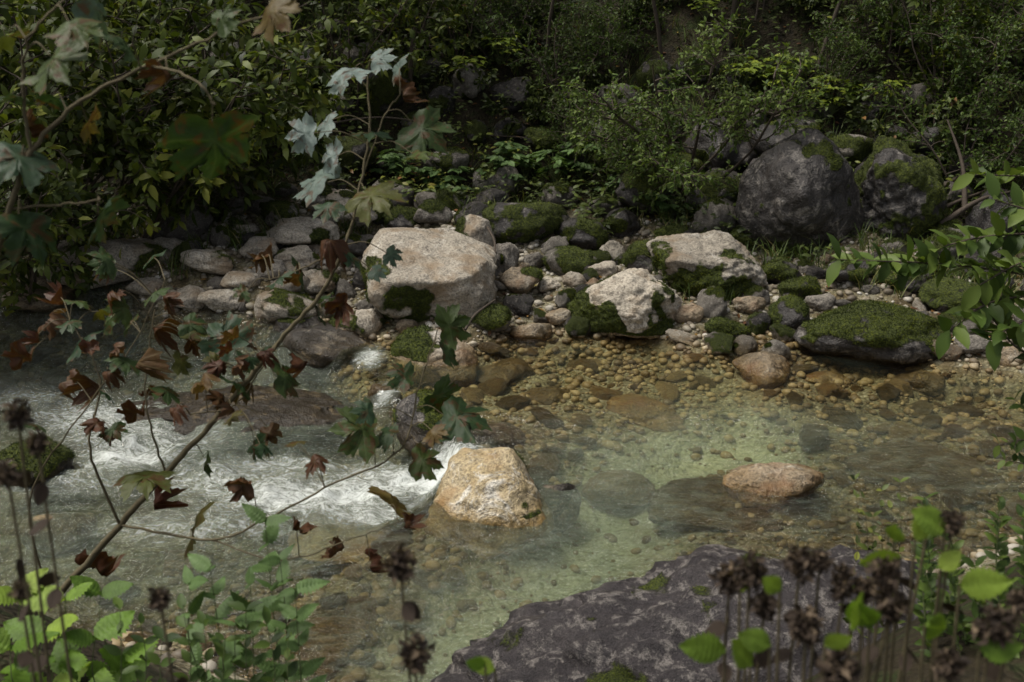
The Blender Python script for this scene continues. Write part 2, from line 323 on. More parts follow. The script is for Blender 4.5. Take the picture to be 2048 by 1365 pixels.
boulder(1045,448,150,105,M_dark,"all","dark boulder thickly covered with moss",seed=33,k=.6)
boulder(945,475,85,95,M_pale,"left","upright pale stone with mossy side",seed=34,k=.6)
boulder(985,1018,275,245,M_gold,"right","pale golden boulder standing in the rapids",seed=43,sub=6,extra=[(-.6,-.35,.7,.66),(.65,-.2,.6,.75),(-.2,-.9,.3,.8)],zb=-.2,k=.45,soft=14,ratio=.8,rough=.04)
boulder(1105,1020,110,120,M_dark,None,"dark submerged rock added as the shaded right side of the golden boulder",seed=46,zb=-.2,k=.3)  # added rock, its dark colour stands in for shade on the golden boulder
boulder(920,1130,190,160,M_gold,None,"underwater foot of the golden boulder",seed=44,zb=-.32,k=.1,ratio=1.3,soft=9)
boulder(655,705,210,130,M_dark,"lowleft","dark wet boulder beside a small cascade",seed=51,extra=[(0,-.3,1,.7)],soft=9)
boulder(595,665,120,90,M_dark,"all","mossy rock hump beside the rapids",seed=52)
boulder(862,712,150,115,M_pale,"left","pale pinkish rock with mossy shoulder",seed=53,tn=6000)
boulder(905,735,110,80,M_ochre,None,"smooth wet reddish rock at the pool outlet",seed=54)
boulder(878,845,165,140,M_dark,"all","dark mossy rock at the pool spill",seed=55,zb=-.1)
boulder(500,835,490,150,M_dark,None,"broad smooth dark slab awash in the stream",seed=56,zb=-.24,k=-.1,ratio=.55,soft=8,sub=6,rough=.08,t0=5)
boulder(770,790,70,50,M_brown,None,"small wet brown rock in the cascade",seed=57)
boulder(985,880,120,70,M_brown,None,"wet brown rock under the pool spill",seed=58,zb=-.1,k=.1)
boulder(1550,965,210,105,M_ochre,None,"brown rock breaking the pool surface",seed=61,zb=-.055,k=.4,soft=8,ratio=.7,rough=.07)
boulder(1480,1025,400,150,M_brown,None,"broad submerged olive-brown rock in the pool",seed=62,zb=-.17,k=-.05,soft=8,ratio=.6,t0=4.5,rough=.07)
boulder(1240,975,160,90,M_ochre,None,"submerged ochre rock under clear water",seed=63,zb=-.20,k=.2,soft=8)
boulder(1850,935,320,110,M_brown,None,"wide submerged rust-brown rock",seed=64,zb=-.15,k=-.05,soft=8,t0=4.5,rough=.07)
boulder(1528,738,130,90,M_ochre,None,"reddish-brown pointed rock in shallow water",seed=65,zb=-.08,k=.4,extra=[(-.6,-.3,.6,.6),(.6,-.3,.6,.6)])
boulder(70,935,160,110,M_dark,"top","dark mossy rock in the white rapids",seed=66,zb=-.25)
boulder(115,1075,150,110,M_grey,None,"smooth round grey cobble at the water edge",seed=67,soft=7,rough=.015)
boulder(690,1065,230,85,M_gold,None,"tan rock under the fast water",seed=68,zb=-.27,k=.3,soft=8)
boulder(640,1300,260,160,M_ochre,None,"reddish-brown submerged rock near the shore",seed=69,zb=-.22,k=.3,soft=8,ratio=.8,rough=.08)
boulder(1600,1430,1330,750,M_slab,"slab","big dark purplish shore boulder with moss and lichen",seed=74,sub=6,zb=.0,k=.16,ratio=.62,rough=.10,soft=6,dmin=.88,tn=20000,ts=.013,t0=2.8)
S=[(1448,660,92,56,M_dark,"all"),(1140,530,110,80,M_grey,"all"),(1218,507,60,44,M_pale,None),(1212,540,64,36,M_pale,None),(1012,517,60,76,M_grey,None),(1040,562,80,62,M_ochre,"few"),(985,637,95,58,M_grey,"top"),(1068,667,84,46,M_ochre,None),(700,420,140,80,M_pale,"patch"),(600,465,150,66,M_pale,"few"),(1165,468,110,70,M_dark,"all"),(1285,525,90,80,M_dark,"all"),(1440,395,150,95,M_dark,"patch"),(1290,385,120,110,M_dark,"all"),(1440,300,160,110,M_dark,"patch"),(1570,275,150,80,M_dark,"patch"),(900,325,110,50,M_grey,"patch"),(1990,440,120,140,M_dark,"few"),(1600,580,100,54,M_dark,"all"),(690,648,84,60,M_ochre,"patch"),(735,650,70,60,M_pale,"patch"),(560,615,130,74,M_pale,"patch"),(215,525,270,100,M_pale,"few"),(90,585,150,66,M_ochre,None),(370,595,90,44,M_pale,None),(290,575,70,36,M_pale,None),(1645,605,70,40,M_grey,None),(2020,717,66,60,M_ochre,None),(1950,692,80,40,M_grey,"few"),(480,560,80,40,M_pale,None),(440,600,90,50,M_pale,None),(640,560,90,50,M_pale,"patch"),(1100,570,50,30,M_pale,None),(1070,520,50,36,M_grey,None),(1560,548,90,60,M_dark,"all"),(1500,610,60,40,M_ochre,None),(1380,630,60,44,M_ochre,None),(800,440,90,50,M_dark,"all"),(640,400,90,50,M_pale,"patch"),(1100,440,90,60,M_grey,"all"),(1900,590,160,80,M_dark,"all"),(1700,300,120,80,M_grey,"patch"),(1880,290,150,110,M_dark,"all"),(820,655,50,30,M_ochre,None),(1120,635,60,36,M_ochre,None),(1210,260,120,60,M_grey,"patch"),(1100,280,110,50,M_dark,"patch"),(480,330,90,60,M_dark,"patch"),(730,560,50,60,M_dark,"all"),(1840,770,130,60,M_brown,None),(1650,760,90,40,M_ochre,None),(1100,800,130,60,M_brown,None),(1290,830,150,70,M_ochre,None),(1000,750,130,60,M_brown,None),(380,1130,120,60,M_ochre,None),(230,1180,90,60,M_grey,None),(800,1220,130,50,M_ochre,None),(350,700,170,40,M_brown,None),(520,500,90,46,M_pale,None),(470,460,80,44,M_pale,"few"),(560,430,90,50,M_grey,"patch"),(420,520,110,50,M_pale,"few"),(330,500,110,50,M_pale,None),(540,540,80,40,M_grey,None),(600,515,90,46,M_pale,"few"),(650,500,70,44,M_pale,"patch"),(1350,470,80,54,M_dark,"all"),(1240,450,90,56,M_dark,"patch"),(1190,575,50,34,M_ochre,None),(1150,560,44,30,M_pale,None),(1480,480,60,40,M_dark,"all"),(1700,540,110,60,M_dark,"patch"),(1800,560,90,50,M_dark,"all"),(760,420,80,50,M_dark,"patch"),(860,430,80,50,M_grey,"patch"),(1370,340,90,60,M_dark,"patch"),(1520,350,60,70,M_dark,"few"),(1950,330,120,80,M_dark,"patch"),(1020,260,90,50,M_dark,"patch"),(840,250,90,50,M_dark,"patch")]
nm={"limestone_pale":"pale limestone","rock_grey":"grey","rock_dark":"dark","rock_ochre":"wet ochre-brown","rock_wet_brown":"wet brown"}
for i,(u,v,w,h,m_,mo) in enumerate(S):
    boulder(u,v,w*1.05,h*1.12,m_,mo,nm[m_.name]+" stone "+({"all":"covered in thick green moss","patch":"with scattered moss patches","top":"with a mossy top","few":"with slight moss traces",None:"lying bare among the streamside gravel"}[mo]),seed=100+i,sub=4,tn=2500,k=.5 if v<640 else (.35 if v<700 or v>1100 else -.1),rough=.10,dmin=.62,t0=3.5)
# jumble of mossy rocks along the foot of the slope
JP=[]
for i in range(8):
    V,Fc=rock_geo(1,.85,.75,900+i,4,14,(),.11,dmin=.6); mo=["all","patch","top","few"][i%4]; m=mossval(mo,V*.3,nrm(V),.3,.3,.22,900+i); T=moss_tufts(V,Fc,m,2200,.075,900+i)
    JP.append((mk("boulder",V,Fc,[M_dark,M_grey][(i//2)%2],attrs={"moss":m}),mk("moss",T[0],T[1],M_moss,False,{"tint":T[2]}) if T is not None else None,mo))
n_=0
for _ in range(1600):
    if n_>=130: break
    x=R(-3.2,4.4); q=rng.random(); y=float(toe(x))+(R(-.9,1.8) if q<.55 else R(-2.6,-.9)); s_=R(.13,.36) if q<.55 else R(.07,.20)
    if any((x-a)**2+(y-b)**2<(c*.8+s_*.6)**2 for a,b,c in BO): continue
    me,ms,mo=JP[rng.integers(8)]
    o=ob("boulder",me,(x,y,float(ground(x,y)[0])+s_*.22),label="rough mossy rock at the foot of the slope",cat="rock",group="boulders in and beside the stream"); o.scale=(s_,s_*R(.8,1.1),s_*R(.8,1.2)); o.rotation_euler=(R(-.3,.3),R(-.3,.3),R(0,6.28))
    if ms: ob("moss",ms,parent=o)
    BO.append((x,y,s_)); n_+=1
# ---------------------------------------------------------------- cobbles
protos=[]
for mi,m_ in enumerate((M_pale,M_grey,M_ochre,M_brown)):
    for j in range(3):
        V,Fc=rock_geo(1,.8,.6,300+mi*10+j,4,12,(),.10,soft=16,dmin=.55); protos.append(mk("river_stone",V,Fc,m_,attrs={"moss":np.zeros(len(V))}))
cnt=0; tries=0
while cnt<298 and tries<30000:
    tries+=1; zone=rng.random()
    if zone<.56: x=R(-1.0,3.9); y=R(5.0,7.95); s_=.035+.15*rng.random()**1.7; under=True
    elif zone<.73: x=R(-2.8,3.4); y=R(7.9,10.0); s_=R(.035,.12); under=False
    elif zone<.88: x=R(-4.2,-1.0); y=R(7.6,10.2); s_=R(.05,.17); under=False
    else: x=R(-1.9,.6); y=R(3.5,4.8); s_=R(.04,.12); under=True
    if under and chan(np.array([x]),np.array([y]))[0]>.35: continue
    if any((x-a)**2+(y-b)**2<(c*.6+s_*.45)**2 for a,b,c in BO): continue
    me=protos[rng.integers(0,12) if x>-1 or under else rng.integers(0,6)]
    o=ob("river_stone",me,(x,y,float(ground(x,y)[0])+s_*(.08 if under else .2)),label="rounded stone on the stream bed" if under else "rounded stone on the gravel bank",cat="stone",group="loose rounded river stones")
    o.scale=(s_,s_*R(.65,1.1),s_*(R(.5,.9) if under else R(.8,1.3))); o.rotation_euler=(R(-.3,.3),R(-.3,.3),R(0,6.28)); BO.append((x,y,s_)); cnt+=1
# pebbles
g=G("pebbles"); c=g.ramp(g.attr("tint"),[(0,(.10,.08,.055)),(.3,(.19,.155,.105)),(.55,(.26,.225,.16)),(.8,(.36,.33,.27)),(1,(.48,.45,.39))])
z=g.n("SeparateXYZ",{0:g.n("NewGeometry").outputs["Position"]}).outputs[2]
c=g.mix(g.n("MapRange",{0:z,1:.06,2:.0}).outputs[0],c,g.mix(1.,c,(.86,.72,.46),'MULTIPLY'))
M_peb=g.out(g.n("BsdfPrincipled",{"Base Color":c,"Roughness":.6}).outputs[0])
D,Fi=ico(2); parts=[]
for j in range(6):
    q=R(0,1,2600)
    x=np.where(q<.5,R(-3.8,3.9,2600),R(-2,3.9,2600)); y=np.where(q<.5,R(7.4,10.2,2600),R(3.5,7.9,2600))
    cc=chan(x,y); keep=(y>yn(x)-.3)&(rng.random(2600)>cc*.85); x,y=x[keep],y[keep]
    V=D*(1+.22*fbm(D*1.3,2,400+j))[:,None]*np.array([1,.8,.6]); s_=.010+.036*rng.random(len(x))**2.5
    T=np.clip(np.where(y>yf(x)-.1,R(.0,1,len(x)),R(0,.8,len(x))),0,1)
    a=R(0,6.28,len(x)); d=np.stack([np.cos(a),np.sin(a),R(-.2,.2,len(x))],1)
    parts.append(inst((V,Fi),np.stack([x,y,ground(x,y)+s_*.2],1),d,np.tile([0.,0,1],(len(x),1)),s_,T))
ob("gravel",leafobj("gravel",parts,M_peb),label="mixed pale and brown river gravel",cat="gravel",kind="stuff")
# ---------------------------------------------------------------- leaf templates
T4=(np.array([[0,0,0],[.26,.45,.10],[0,1,-.08],[-.26,.45,.10]]),np.array([[0,1,2],[0,2,3]]))
T6=(np.array([[0,0,0],[.19,.3,.05],[.17,.65,.02],[0,1,-.14],[-.17,.65,.02],[-.19,.3,.05]]),np.array([[0,1,5],[1,2,4],[1,4,5],[2,3,4]]))
T8=(np.array([[0,0,0],[.20,.22,.05],[.25,.5,.05],[.14,.8,0],[0,1,-.12],[-.14,.8,0],[-.25,.5,.05],[-.20,.22,.05],[0,.3,0],[0,.65,-.02]]),np.array([[0,1,8],[1,2,8],[2,9,8],[2,3,9],[3,4,9],[9,4,5],[9,5,6],[9,6,8],[8,6,7],[8,7,0]]))
def serr(W,tooth,pw):
    n=9; t=np.linspace(0,1,n*2+1)
    w=W*np.sin(np.pi*t**pw)**.85; w[1::2]*=1+tooth; w[2::2]*=1-tooth
    mid=np.stack([0*t,t,-.14*t**2],1); rt=np.stack([w,t+.02,.06+.03*np.cos(t*55)-.14*t**2-.15*w],1); lf=rt*np.array([-1,1,1])
    hm=(mid+rt)/2; hm[:,2]+=.035*np.cos(t*55)+.02; hl=hm*np.array([-1,1,1])
    V=np.vstack([mid,hm,rt,hl,lf]); k=len(t); Fc=[]
    for i in range(k-1):
        for a,b in ((0,1),(1,2)): Fc+=[[a*k+i,b*k+i,b*k+i+1],[a*k+i,b*k+i+1,a*k+i+1]]
        for a,b in ((0,3),(3,4)): Fc+=[[a*k+i,a*k+i+1,b*k+i+1],[a*k+i,b*k+i+1,b*k+i]]
    return V,np.array(Fc)
TS=serr(.34,.12,.75); TN=serr(.24,.2,.6)
GB=(np.array([[-.02,0,0],[.02,0,0],[-.018,.35,.05],[.018,.35,.05],[-.012,.7,.0],[.012,.7,.0],[0,1,-.2]]),np.array([[0,1,3],[0,3,2],[2,3,5],[2,5,4],[4,5,6]]))
half=[(0,1.0),(.07,.86),(.15,.80),(.16,.70),(.22,.64),(.15,.54),(.28,.62),(.36,.72),(.52,.80),(.50,.66),(.57,.58),(.52,.50),(.58,.44),(.38,.33),(.54,.33),(.62,.24),(.74,.16),(.60,.08),(.56,.0),(.42,-.02),(.34,-.10),(.18,-.10),(.06,-.01)]
out=half+[(-a,b) for a,b in half[::-1] if a>0]; vt=[1,0,0,0,0,0,0,0,1,0,0,0,0,0,0,0,1,0,0,0,0,0,0]; vt=vt+vt[::-1][:-1]
def maple(curl,crump,seed):
    O=np.array(out); c=np.array([0,.25]); V=[[0,.25,0]]
    for s_ in (.35,.7,1.): V+=[[*(c+(o-c)*s_),0] for o in O]
    V=np.array(V); r=np.hypot(V[:,0],V[:,1]-.25); th=np.arctan2(V[:,0],V[:,1]-.25)
    V[:,2]=-curl*r*r+crump*fbm(V*2.6+seed,3,seed)+.07*np.abs(np.sin(th*2.5))*r
    if crump>.15: V[:,0]*=1-.45*np.abs(V[:,0])
    n=len(O); Fc=[[0,1+i,1+(i+1)%n] for i in range(n)]
    for k in (0,1):
        for i in range(n):
            a=1+k*n+i;b=1+k*n+(i+1)%n; Fc+=[[a,a+n,b+n],[a,b+n,b]]
    return V,np.array(Fc)
VE=np.concatenate([[1.],vt,vt,vt])
MPL=[maple(.3,.08,1),maple(.55,.12,2),maple(.15,.14,3)]; MPD=[maple(1.0,.30,4),maple(.7,.38,5),maple(1.4,.25,6)]
# ---------------------------------------------------------------- shrubs
def grow(p,d,L,n,wob,grav,rg):
    pts=[p]; d=nrm(d)
    for i in range(n):
        d=nrm(d+rg.normal(size=3)*wob+np.array([0,0,grav])); p=p+d*L/n; pts.append(p)
    return np.array(pts)
def shrub_geo(seed,h,spread,nst,nbr,ntw,nlf,ll,T,mat,lean=(0,0),r=.016,z0=.25,tb=0.):
    rg=np.random.default_rng(seed); paths=[];LP=[];LD=[]
    for s_ in range(nst):
        a=rg.uniform(0,6.28); d=np.array([math.cos(a)*spread+lean[0],math.sin(a)*spread+lean[1],1.])
        st=grow(np.array([rg.uniform(-.1,.1),rg.uniform(-.1,.1),-.1]),d,h*rg.uniform(.75,1.1),10,.09,-.02,rg); paths.append((st,r,r*.25))
        for b in range(nbr):
            t=rg.uniform(z0,1)*9.99; i=int(t); p=st[i]+(st[i+1]-st[i])*(t-i); sd=nrm(st[i+1]-st[i]); a=rg.uniform(0,6.28)
            bd=sd*.4+np.array([math.cos(a)+lean[0],math.sin(a)+lean[1],rg.uniform(-.15,.5)]); br=grow(p,bd,h*rg.uniform(.2,.42)*(1.15-t/14),6,.16,-.03,rg); paths.append((br,r*.4,r*.12))
            for w in range(ntw):
                i=rg.integers(1,6); td=nrm(br[i]-br[i-1])*.8+rg.normal(size=3)*.6
                tw=grow(br[i],td,h*rg.uniform(.07,.16),4,.15,-.05,rg); paths.append((tw,r*.13,r*.06))
                q=rg.uniform(.1,4,nlf); j=np.minimum(q.astype(int),3); f=(q-j)[:,None]; LP.append(tw[j]*(1-f)+tw[j+1]*f); LD.append(nrm(tw[j+1]-tw[j])*.6+rg.normal(size=(nlf,3))*.6)
    P=np.concatenate(LP);D_=np.concatenate(LD)+np.array([0,0,-.15]); n=len(P); nn=nrm(np.array([0,-.25,1.])+rg.normal(size=(n,3))*.45)
    t=np.clip(tb+.45+.2*fbm(P*3,2,seed)+rg.normal(size=n)*.18,0,1)
    V,Fc,TT=inst(T,P,D_,nn,ll*rg.uniform(.6,1.25,n),t); tv=tube([q for q in paths],4)
    return mk("stems",tv[0],tv[1],M_bark),mk("foliage",V,Fc,mat,attrs={"tint":TT})
def thing(name,meshes,loc,rot=0,s=1.,label="",cat="shrub",group=None,names=("stems","foliage")):
    e=ob(name,None,loc,label=label,cat=cat,group=group); e.empty_display_size=.1; e.rotation_euler=(0,0,rot); e.scale=(s,s,s)
    for n_,me in zip(names,meshes): ob(n_,me,parent=e)
    return e
A=[shrub_geo(501+i,2.0,.4,6,9,6,7,.10,T6,M_leaf,lean=(.28,-.15),tb=.12) for i in range(3)]
Bf=[shrub_geo(521+i,1.7,.4,5,10,8,9,.048,T4,M_fine,tb=-.03) for i in range(3)]
Cb=[shrub_geo(541+i,.9,.7,6,6,5,8,.075,T8,M_under,r=.007,z0=.15) for i in range(3)]
def gz(x,y): return float(ground(x,y)[0])
def put(pr,name,u,v,s,rot,label,group=None):
    p,t=on_ground(u,v,6.); return thing(name,pr,(p[0],p[1],p[2]-.03),rot,s,label,"shrub",group)
put(shrub_geo(601,2.0,.55,8,12,8,11,.052,T6,M_fine,lean=(-.12,-.15),z0=.35,tb=.24,r=.024),"slender_shrub",1365,395,1.,.3,"multi-stemmed shrub with small light green leaves on the bank")
for u,v,s,rot in ((1130,200,.8,1),(1240,150,.7,2),(1660,190,.6,4),(1900,260,.95,5),(2010,160,.9,2.5),(1780,120,.8,3),(1500,60,.9,.7),(1000,120,.7,1.6),(1940,400,.9,.2),(1150,330,.6,2.2)):
    put(Bf[rng.integers(3)],"slender_shrub",u,v,s,rot,"slender shrub with small green leaves on the slope","slender shrubs on the slope")
for x,y,s,rot in ((-3.5,9.4,1.2,0),(-4.3,8.9,1.35,.4),(-2.7,10.2,1.15,-.5),(-5.2,9.6,1.5,.3),(-3.8,10.8,1.3,-.4),(-4.9,8.0,1.15,.2),(-2.9,9.9,.85,.6),(-4.1,8.5,1.0,-.3),(-1.6,11.6,.9,.5),(-.6,12.4,.8,3.),(5.2,9.8,1.1,1.),(4.3,10.8,1.0,2.),(-2.2,12.6,1.,4),(-4.6,12.8,1.3,1)):
    thing("leafy_shrub",A[rng.integers(3)],(x,y,gz(x,y)-.05),rot,s,"dense dark green shrub overhanging the stream bank","shrub","dense shrubs on the far bank")
for i in range(55):
    x=R(-6,6.5); y=toe(x)+R(.8,7); s=R(.5,1.0)
    if 1.0<x<3.6 and y<11.5: continue
    thing("low_bush",Cb[rng.integers(3)],(x,y,gz(x,y)-.03),R(0,6.28),s,"low leafy bush growing on the forest slope","bush","low bushes on the forest slope")
Tr=[shrub_geo(701+i,7.5,.18,1,22,10,14,.20,T4,M_leaf,r=.11,z0=.26) for i in range(2)]
for i in range(13):
    x=-13+i*2.2+R(-.4,.4); y=R(17.5,23); thing("beech_tree",Tr[i%2],(x,y,gz(x,y)-.1),R(0,6.28),R(.9,1.3),"slim dark-trunked tree on the upper wooded slope","tree","trees on the upper slope",("trunk","crown"))
for x,y in ((-11,8),(-12,12),(10,9),(9.5,13),(12,6),(-6.5,13.5),(-2.6,14.6),(6.2,14.2)):  # the nearer ones above the slope are unseen, added to shade it
    thing("beech_tree",Tr[int(x*7)%2],(x,y,gz(x,y)-.1),R(0,6.28),.9,"slim dark-trunked unseen tree rising from the slope","tree","trees on the upper slope",("trunk","crown"))
Sp=[shrub_geo(760+i,3.2,.12,1,9,6,8,.06,T6,M_fine,r=.028,z0=.35) for i in range(2)]
for u,v in ((560,300),(1080,170),(1330,130),(1620,150),(1910,200),(820,190),(1460,90)):
    p,t=on_ground(u,v,6.); thing("young_tree",Sp[rng.integers(2)],(p[0],p[1],p[2]-.05),R(0,6.28),R(.8,1.1),"thin-stemmed young tree growing on the slope","tree","young trees on the slope",("trunk","crown"))
# ---------------------------------------------------------------- undergrowth, grass, litter
N=10000; x=R(-8,8,N); y=toe(x)+R(-1.1,9.5,N); dn=fbm(p3(x,y,1.1),3,31); k=(dn>-.30)&((y>toe(x)-.2)|(dn>.2)); x,y,dn=x[k],y[k],dn[k]; z=ground(x,y)
m=9; P=np.repeat(np.stack([x,y,z],1),m,0); a=R(0,6.28,len(P)); hh=R(.02,.28,len(P))
P=P+np.stack([np.cos(a)*R(0,.12,len(P)),np.sin(a)*R(0,.12,len(P)),hh],1); d=np.stack([np.cos(a),np.sin(a),R(-.3,.4,len(P))],1)
tn=np.clip(.42+.42*np.repeat(fbm(p3(x,y,.9),2,35),m)+rng.normal(size=len(P))*.15,0,1)
ob("undergrowth",leafobj("undergrowth",[inst(T6,P,d,np.array([0,-.2,1.])+rng.normal(size=P.shape)*.4,R(.04,.10,len(P)),tn)],M_under),label="dense leafy herb layer on the slope",cat="undergrowth",kind="stuff")
N=3600; x=R(-6,7,N); y=toe(x)+R(-1.9,5,N); k=(fbm(p3(x,y,1.3),2,41)>.0); x,y=x[k],y[k]; m=10
P=np.repeat(np.stack([x,y,ground(x,y)],1),m,0)+rng.normal(size=(len(x)*m,3))*np.array([.03,.03,0]); a=R(0,6.28,len(P)); d=np.stack([np.cos(a)*.6,np.sin(a)*.6,R(.5,1.2,len(P))],1)
ob("grass",leafobj("grass",[inst(GB,P,d,np.array([0,0,1.])+0*P,np.stack([np.full(len(P),.22)]*1+[R(.12,.34,len(P))]*2,1),None)],M_grass),label="thin drooping grass tufts on the bank",cat="grass",kind="stuff")
N=4200; x=R(-4.5,4.5,N); y=R(7.4,14,N); P=np.stack([x,y,ground(x,y)+.015],1); kk=P[:,2]>level(x,y)+.02
P=P[kk]; ob("fallen_leaves",leafobj("fallen_leaves",[inst(T8,P,rng.normal(size=P.shape)*np.array([1,1,.2]),np.array([0,0,1.])+rng.normal(size=P.shape)*.3,R(.03,.07,len(P)),R(0,1,len(P))**1.6)],M_litter),label="fallen brown and yellow leaves on the ground",cat="leaf litter",kind="stuff")
def herb(seed,n,ll,h,T,mat):
    rg=np.random.default_rng(seed); P=[];D_=[];paths=[]
    for i in range(n):
        a=rg.uniform(0,6.28); r=rg.uniform(.05,.5)*h; e=np.array([math.cos(a)*r,math.sin(a)*r,h*rg.uniform(.4,1)]); s_=grow(np.zeros(3),e,np.linalg.norm(e),4,.08,0,rg); paths.append((s_,.004,.002))
        for q in range(3): P.append(s_[-1]); D_.append([math.cos(a+(q-1)*1.1),math.sin(a+(q-1)*1.1),-.1])
    P=np.array(P);D_=np.array(D_); tv=tube(paths,4)
    V,Fc,TT=inst(T,P,D_,np.array([0,-.3,1.])+rg.normal(size=P.shape)*.25,ll*rg.uniform(.7,1.2,len(P)))
    return mk("stems",tv[0],tv[1],M_gstem),mk("foliage",V,Fc,mat,attrs={"tint":TT})
Hb=[herb(800+i,18,.13,.35,TN,M_nettle) for i in range(3)]; Hl=[herb(810+i,22,.10,.35,T8,M_lime) for i in range(2)]
for u,v in ((800,370),(850,380),(770,360),(1050,360),(1110,370),(1160,360),(1010,340),(1230,400),(900,400),(1330,440),(1010,380),(620,330)):
    p,t=on_ground(u,v,6); thing("leafy_herb",Hb[rng.integers(3)],(p[0],p[1],p[2]),R(0,6),R(.7,1.1),"broad-leaved green herb at the foot of the slope","plant","leafy herbs on the bank")
for u,v in ((1480,205),(1600,245),(1560,215),(1700,235),(1660,250),(1520,190),(1640,215),(940,190),(1000,150),(1410,60),(1780,235),(1590,190)):
    p,t=on_ground(u,v,6); thing("lime_herb",Hl[rng.integers(2)],(p[0],p[1],p[2]+.1),R(0,6),R(.7,1.1),"yellow-green herb on the grassy slope","plant","yellow-green herbs on the slope")
for pts in ([(1830,450,10),(1900,410,10),(1990,375,10.2)],[(1850,395,10.2),(1930,350,10.3),(2000,340,10.5)],[(975,455,9.6),(990,490,9.4),(985,560,9.0)],[(1930,420,9.9),(1925,330,10),(1895,240,10.1)],[(1100,285,11.5),(1040,275,11.6),(980,272,11.7)],[(1240,330,10.8),(1290,300,10.9),(1340,310,10.9)],[(930,660,8.1),(950,630,8.2),(990,600,8.5)],[(640,250,11),(760,235,11.2),(880,250,11.3)],[(1880,450,9.7),(1960,400,9.8),(2040,380,9.9)]):
    tv=tube([(crom([at(*q) for q in pts]),.028 if pts[0][0]>1800 else .012,.008)],6); ob("dead_branch",mk("dead_branch",tv[0],tv[1],M_bark),label="bare fallen branch caught among the rocks",cat="branch",group="dead branches on the bank")
# ---------------------------------------------------------------- sycamore sapling
def maple_plant(label,stems,leaves,seed):
    rg=np.random.default_rng(seed); paths=[];cl=[]
    for pts,r0,r1 in stems:
        c_=crom([at(*q) for q in pts],8); c_[1:-1]+=rg.normal(size=(len(c_)-2,3))*.0018; paths.append((c_,r0,r1)); cl.append(c_)
    allp=np.concatenate(cl); parts=[];ve=[]
    tt_=allp@np.array([0,CP,-SP])+H*SP
    uu=1024+F*allp[:,0]/tt_; vv=682.5-F*(allp@np.array([0,SP,CP])-H*CP)/tt_
    for u,v,px,tint in leaves:
        j=np.argmin((uu-u)**2+(vv-v)**2); t=tt_[j]*rg.uniform(.96,1.04); c0=at(u,v,t); S_=px/F*t*1.05
        dv=c0-allp[j]; dv=nrm(nrm(dv)*np.array([1,1,.6])+np.array([0,0,-.3])+rg.normal(size=3)*.2)
        dead=tint<.3; T=(MPD if dead else MPL)[rg.integers(3)]
        nv=nrm(np.array([rg.normal()*.45,-.65+rg.normal()*.35,.6])) if not dead else nrm(rg.normal(size=3))
        if dead: dv=nrm(dv+np.array([0,0,-.6]))
        base=c0-dv*S_*.35; mid=(base+allp[j])/2+np.array([0,0,.02]); paths.append((crom([allp[j],mid,base],4),.0020,.0012))
        parts.append(inst(T,base[None],dv[None],nv[None],np.array([S_]),np.array([np.clip(tint+rg.normal()*.03,0,1)]))); ve.append(VE)
    V,Fc,TT=cat(parts); tv=tube(paths,6); rt=cl[0][0]
    e=ob("sycamore_sapling",None,rt,label=label,cat="sapling")
    for n_,me in (("stem",mk("stem",tv[0]-rt,tv[1],M_stem)),("foliage",mk("foliage",V-rt,Fc,M_maple,attrs={"tint":TT,"vein":np.concatenate(ve)}))): ob(n_,me,parent=e)
g_,y_,b_,r_,s_v,d_=.55,.38,.2,.05,.97,.64
st=[([(95,1215,3.6),(240,1050,3.5),(330,950,3.45),(420,850,3.4),(500,755,3.35),(560,680,3.3),(640,590,3.25),(690,490,3.2),(725,350,3.2),(740,250,3.2),(735,150,3.2)],.012,.0025),
([(240,1050,3.5),(420,1080,3.3),(520,1045,3.25),(650,975,3.2),(800,900,3.2),(838,770,3.2),(870,680,3.2)],.0045,.002),
([(725,350,3.2),(770,230,3.2),(800,190,3.2)],.003,.002),([(560,680,3.3),(520,740,3.3),(470,810,3.3),(380,830,3.2)],.003,.002),
([(330,950,3.45),(300,850,3.4),(290,760,3.4),(310,620,3.4)],.004,.002),([(240,1050,3.5),(180,900,3.4),(200,760,3.4),(140,640,3.4)],.005,.002),([(420,1080,3.3),(560,1120,3.2),(700,1080,3.2),(810,1040,3.2)],.003,.0015),([(690,490,3.2),(600,540,3.2),(540,560,3.2)],.003,.0015),([(100,1200,3.6),(60,1000,3.5),(170,820,3.4),(260,700,3.4),(330,560,3.4)],.004,.0015)]
